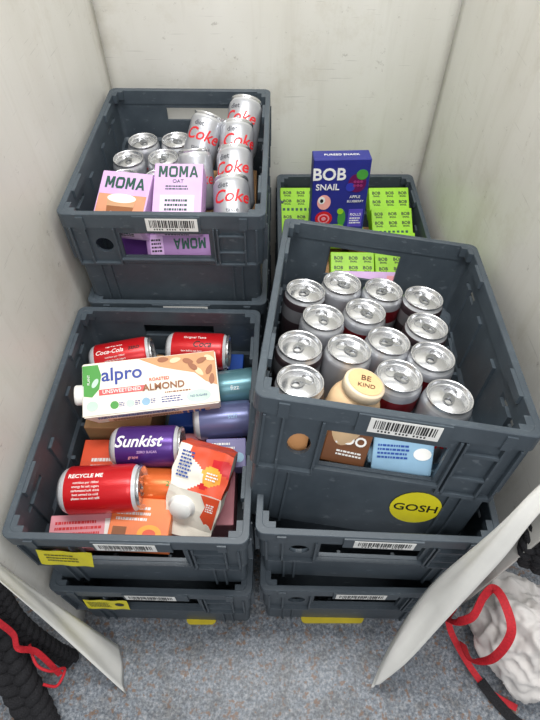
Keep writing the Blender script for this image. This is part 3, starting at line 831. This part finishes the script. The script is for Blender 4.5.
flap('liner_flap', [
    [(-.455, .27, .95), (-.453, .262, .95), (-.451, .258, .95)],
    [(-.454, .268, .60), (-.451, .260, .60), (-.446, .250, .60)],
    [(-.450, .266, .42), (-.443, .248, .40), (-.430, .230, .38)],
    [(-.420, .252, .20), (-.410, .228, .17), (-.402, .198, .17)],
    [(-.348, .220, FZ+.004), (-.336, .172, FZ+.004), (-.320, .128, FZ+.004)]], 'white insulated liner flap curling onto the floor')

# ---------------------------------------------------------------- straps, ropes and bag
def path(pts, n=14):
    R = spline_rows([[p] for p in pts], n)
    return [r[0] for r in R]
def frames(P_):
    out = []; up = Vector((0, 0, 1)); side = None
    for i, p in enumerate(P_):
        t = (P_[min(i+1, len(P_)-1)]-P_[max(i-1, 0)]).normalized()
        if side is None:
            side = t.cross(up).normalized()
        side = (side-t*side.dot(t)).normalized()
        out.append((p, t, side, t.cross(side)))
    return out
def tube_vf(P_, r, ns=10):
    V, F = [], []
    fr = frames(P_)
    for (p, t, s, b) in fr:
        for k in range(ns):
            a = 2*math.pi*k/ns; V.append(p+s*math.cos(a)*r+b*math.sin(a)*r)
    for i in range(len(fr)-1):
        for k in range(ns):
            j = (k+1) % ns; F.append((i*ns+k, i*ns+j, (i+1)*ns+j, (i+1)*ns+k))
    F.append(tuple(range(ns))[::-1]); F.append(tuple(range((len(fr)-1)*ns, len(fr)*ns)))
    return V, F
def braid(name, pts, r, m, label, cat, turns=9, n=26, flat=1.0):
    """three-strand plait"""
    P_ = path(pts, n); fr = frames(P_); lst = []
    for sN in range(3):
        Q = []
        for i, (p, t, s, b) in enumerate(fr):
            a = 2*math.pi*(turns*i/len(fr)+sN/3)
            Q.append(p+s*math.sin(a)*r*.66+b*math.sin(2*a)*r*.42*flat)
        lst.append(tube_vf(Q, r*.42, 10))
    v, f = join_vf(lst)
    o = mobj(name, v, f, m, smooth=True); setp(o, label, cat); return o
def cord(name, pts, r, m, label, cat):
    v, f = tube_vf(path(pts, 10), r, 8); o = mobj(name, v, f, m, smooth=True); setp(o, label, cat); return o
def ribbon(name, pts, w, m, label, cat, tilt=.3, th=.002):
    P_ = path(pts, 12); V = []; F = []
    n = len(P_)
    for i, p in enumerate(P_):
        t = (P_[min(i+1, n-1)]-P_[max(i-1, 0)]).normalized()
        s = t.cross(Vector((0, 0, 1)))
        s = s.normalized() if s.length > .05 else Vector((1, 0, 0))
        bb_ = t.cross(s).normalized()
        s = (s*math.cos(tilt)+bb_*math.sin(tilt))*w; q = (t.cross(s)).normalized()*th/2
        V += [p-s-q, p+s-q, p+s+q, p-s+q]
    for i in range(n-1):
        for k in range(4):
            j = (k+1) % 4; F.append((i*4+k, i*4+j, i*4+4+j, i*4+4+k))
    F += [(3, 2, 1, 0), tuple((n-1)*4+k for k in range(4))]
    o = mobj(name, V, F, m); setp(o, label, cat); return o
braid('braided_strap', [(-.61, .33, .26), (-.565, .235, .155), (-.535, .155, .06), (-.495, .085, -.015), (-.462, .03, -.028), (-.445, -.03, -.030)], .036, BLACKF, 'thick plaited black strap trailing across the floor', 'strap', 7)
braid('braided_strap', [(-.60, .36, .36), (-.545, .285, .25), (-.520, .235, .15), (-.485, .205, .03), (-.452, .192, -.035)], .020, BLACKF, 'thinner plaited black strap beside the liner flap', 'strap', 8)
ribbon('red_webbing', [(-.58, .27, .30), (-.530, .225, .23), (-.505, .205, .18), (-.500, .185, .15), (-.480, .185, .10), (-.450, .155, .02)], .0060, REDF, 'flat red webbing looped over the black strap', 'strap', .2)
cord('red_drawstring', [(-.50, .200, .10), (-.480, .165, .09), (-.455, .155, .07), (-.440, .165, .03), (-.452, .135, .02), (-.475, .135, .04)], .0030, REDF, 'thin red drawstring on the black strap', 'string')
def bag():
    bm = bmesh.new(); bmesh.ops.create_uvsphere(bm, u_segments=140, v_segments=90, radius=1)
    for v_ in bm.verts:
        c = v_.co.copy()
        rg = (1-abs(mnoise.noise(c*3.2+Vector((4, 1, 2))))*2.4)
        rg2 = (1-abs(mnoise.noise(c*6.5+Vector((1, 7, 2))))*2.4)
        k = 1+.07*math.sin(c.x*5+c.z*4)+.05*math.sin(c.y*9+c.x*6)+.10*rg+.035*rg2
        v_.co = Vector((c.x*.098*k, c.y*.118*k, max(-.080, c.z*.125*k)))
    me = bpy.data.meshes.new('cloth_bag'); bm.to_mesh(me); bm.free(); me.materials.append(WHITEF)
    for p in me.polygons: p.use_smooth = True
    o = link(bpy.data.objects.new('cloth_bag', me)); o.matrix_world = Matrix.Translation((.575, .230, FZ+.080)) @ Matrix.Rotation(.4, 4, 'Z')
    setp(o, 'crumpled white fabric bag with red webbing over it', 'bag')
bag()
ribbon('red_webbing', [(.44, .30, -.03), (.405, .268, .02), (.400, .245, .09), (.420, .245, .14), (.440, .275, .17), (.456, .285, .195), (.466, .255, .205), (.470, .205, .19), (.450, .172, .12), (.428, .180, .05), (.438, .22, -.01)], .0085, REDF, 'looped flat red webbing strap by the white bag', 'strap', .35)
ribbon('red_webbing', [(.408, .262, .01), (.418, .235, -.01), (.450, .18, -.035), (.490, .13, -.05), (.54, .10, -.05)], .007, REDF, 'flat red webbing strap trailing along the floor', 'strap')
braid('black_webbing', [(.545, .40, .55), (.500, .345, .42), (.490, .315, .34), (.52, .32, .26)], .028, BLACKF, 'plaited black strap hanging outside the liner', 'strap', 4)
ribbon('black_webbing', [(.47, .15, -.04), (.50, .11, -.048), (.54, .07, -.05), (.61, .04, -.05)], .011, BLACKF, 'narrow black strap on the floor by the bag', 'strap')

# ---------------------------------------------------------------- light and camera
def area(loc, rot, size, e, c=(1, 1, 1)):
    l = bpy.data.lights.new('ceiling_light', 'AREA'); l.shape = 'RECTANGLE'; l.size = size[0]; l.size_y = size[1]; l.energy = e; l.color = c
    o = link(bpy.data.objects.new('ceiling_light', l)); o.location = loc; o.rotation_euler = [math.radians(a) for a in rot]
    return o
area((.0, .60, 2.6), (0, 0, 0), (1.4, .4), 42, (1, .99, .97))
area((.3, -.9, 2.3), (42, 0, 10), (1.2, .8), 22, (.985, .99, 1))
w = bpy.data.worlds.new('world'); scn.world = w; w.use_nodes = True
w.node_tree.nodes['Background'].inputs[0].default_value = (.97, .98, 1, 1)
w.node_tree.nodes['Background'].inputs[1].default_value = .45

cd = bpy.data.cameras.new('camera'); cam = link(bpy.data.objects.new('camera', cd))
cam.location = (0, 0, 1.316); cam.rotation_euler = (math.radians(38), 0, 0)
cd.sensor_fit = 'VERTICAL'; cd.sensor_height = 36; cd.lens = 26; cd.clip_start = .02
scn.camera = cam
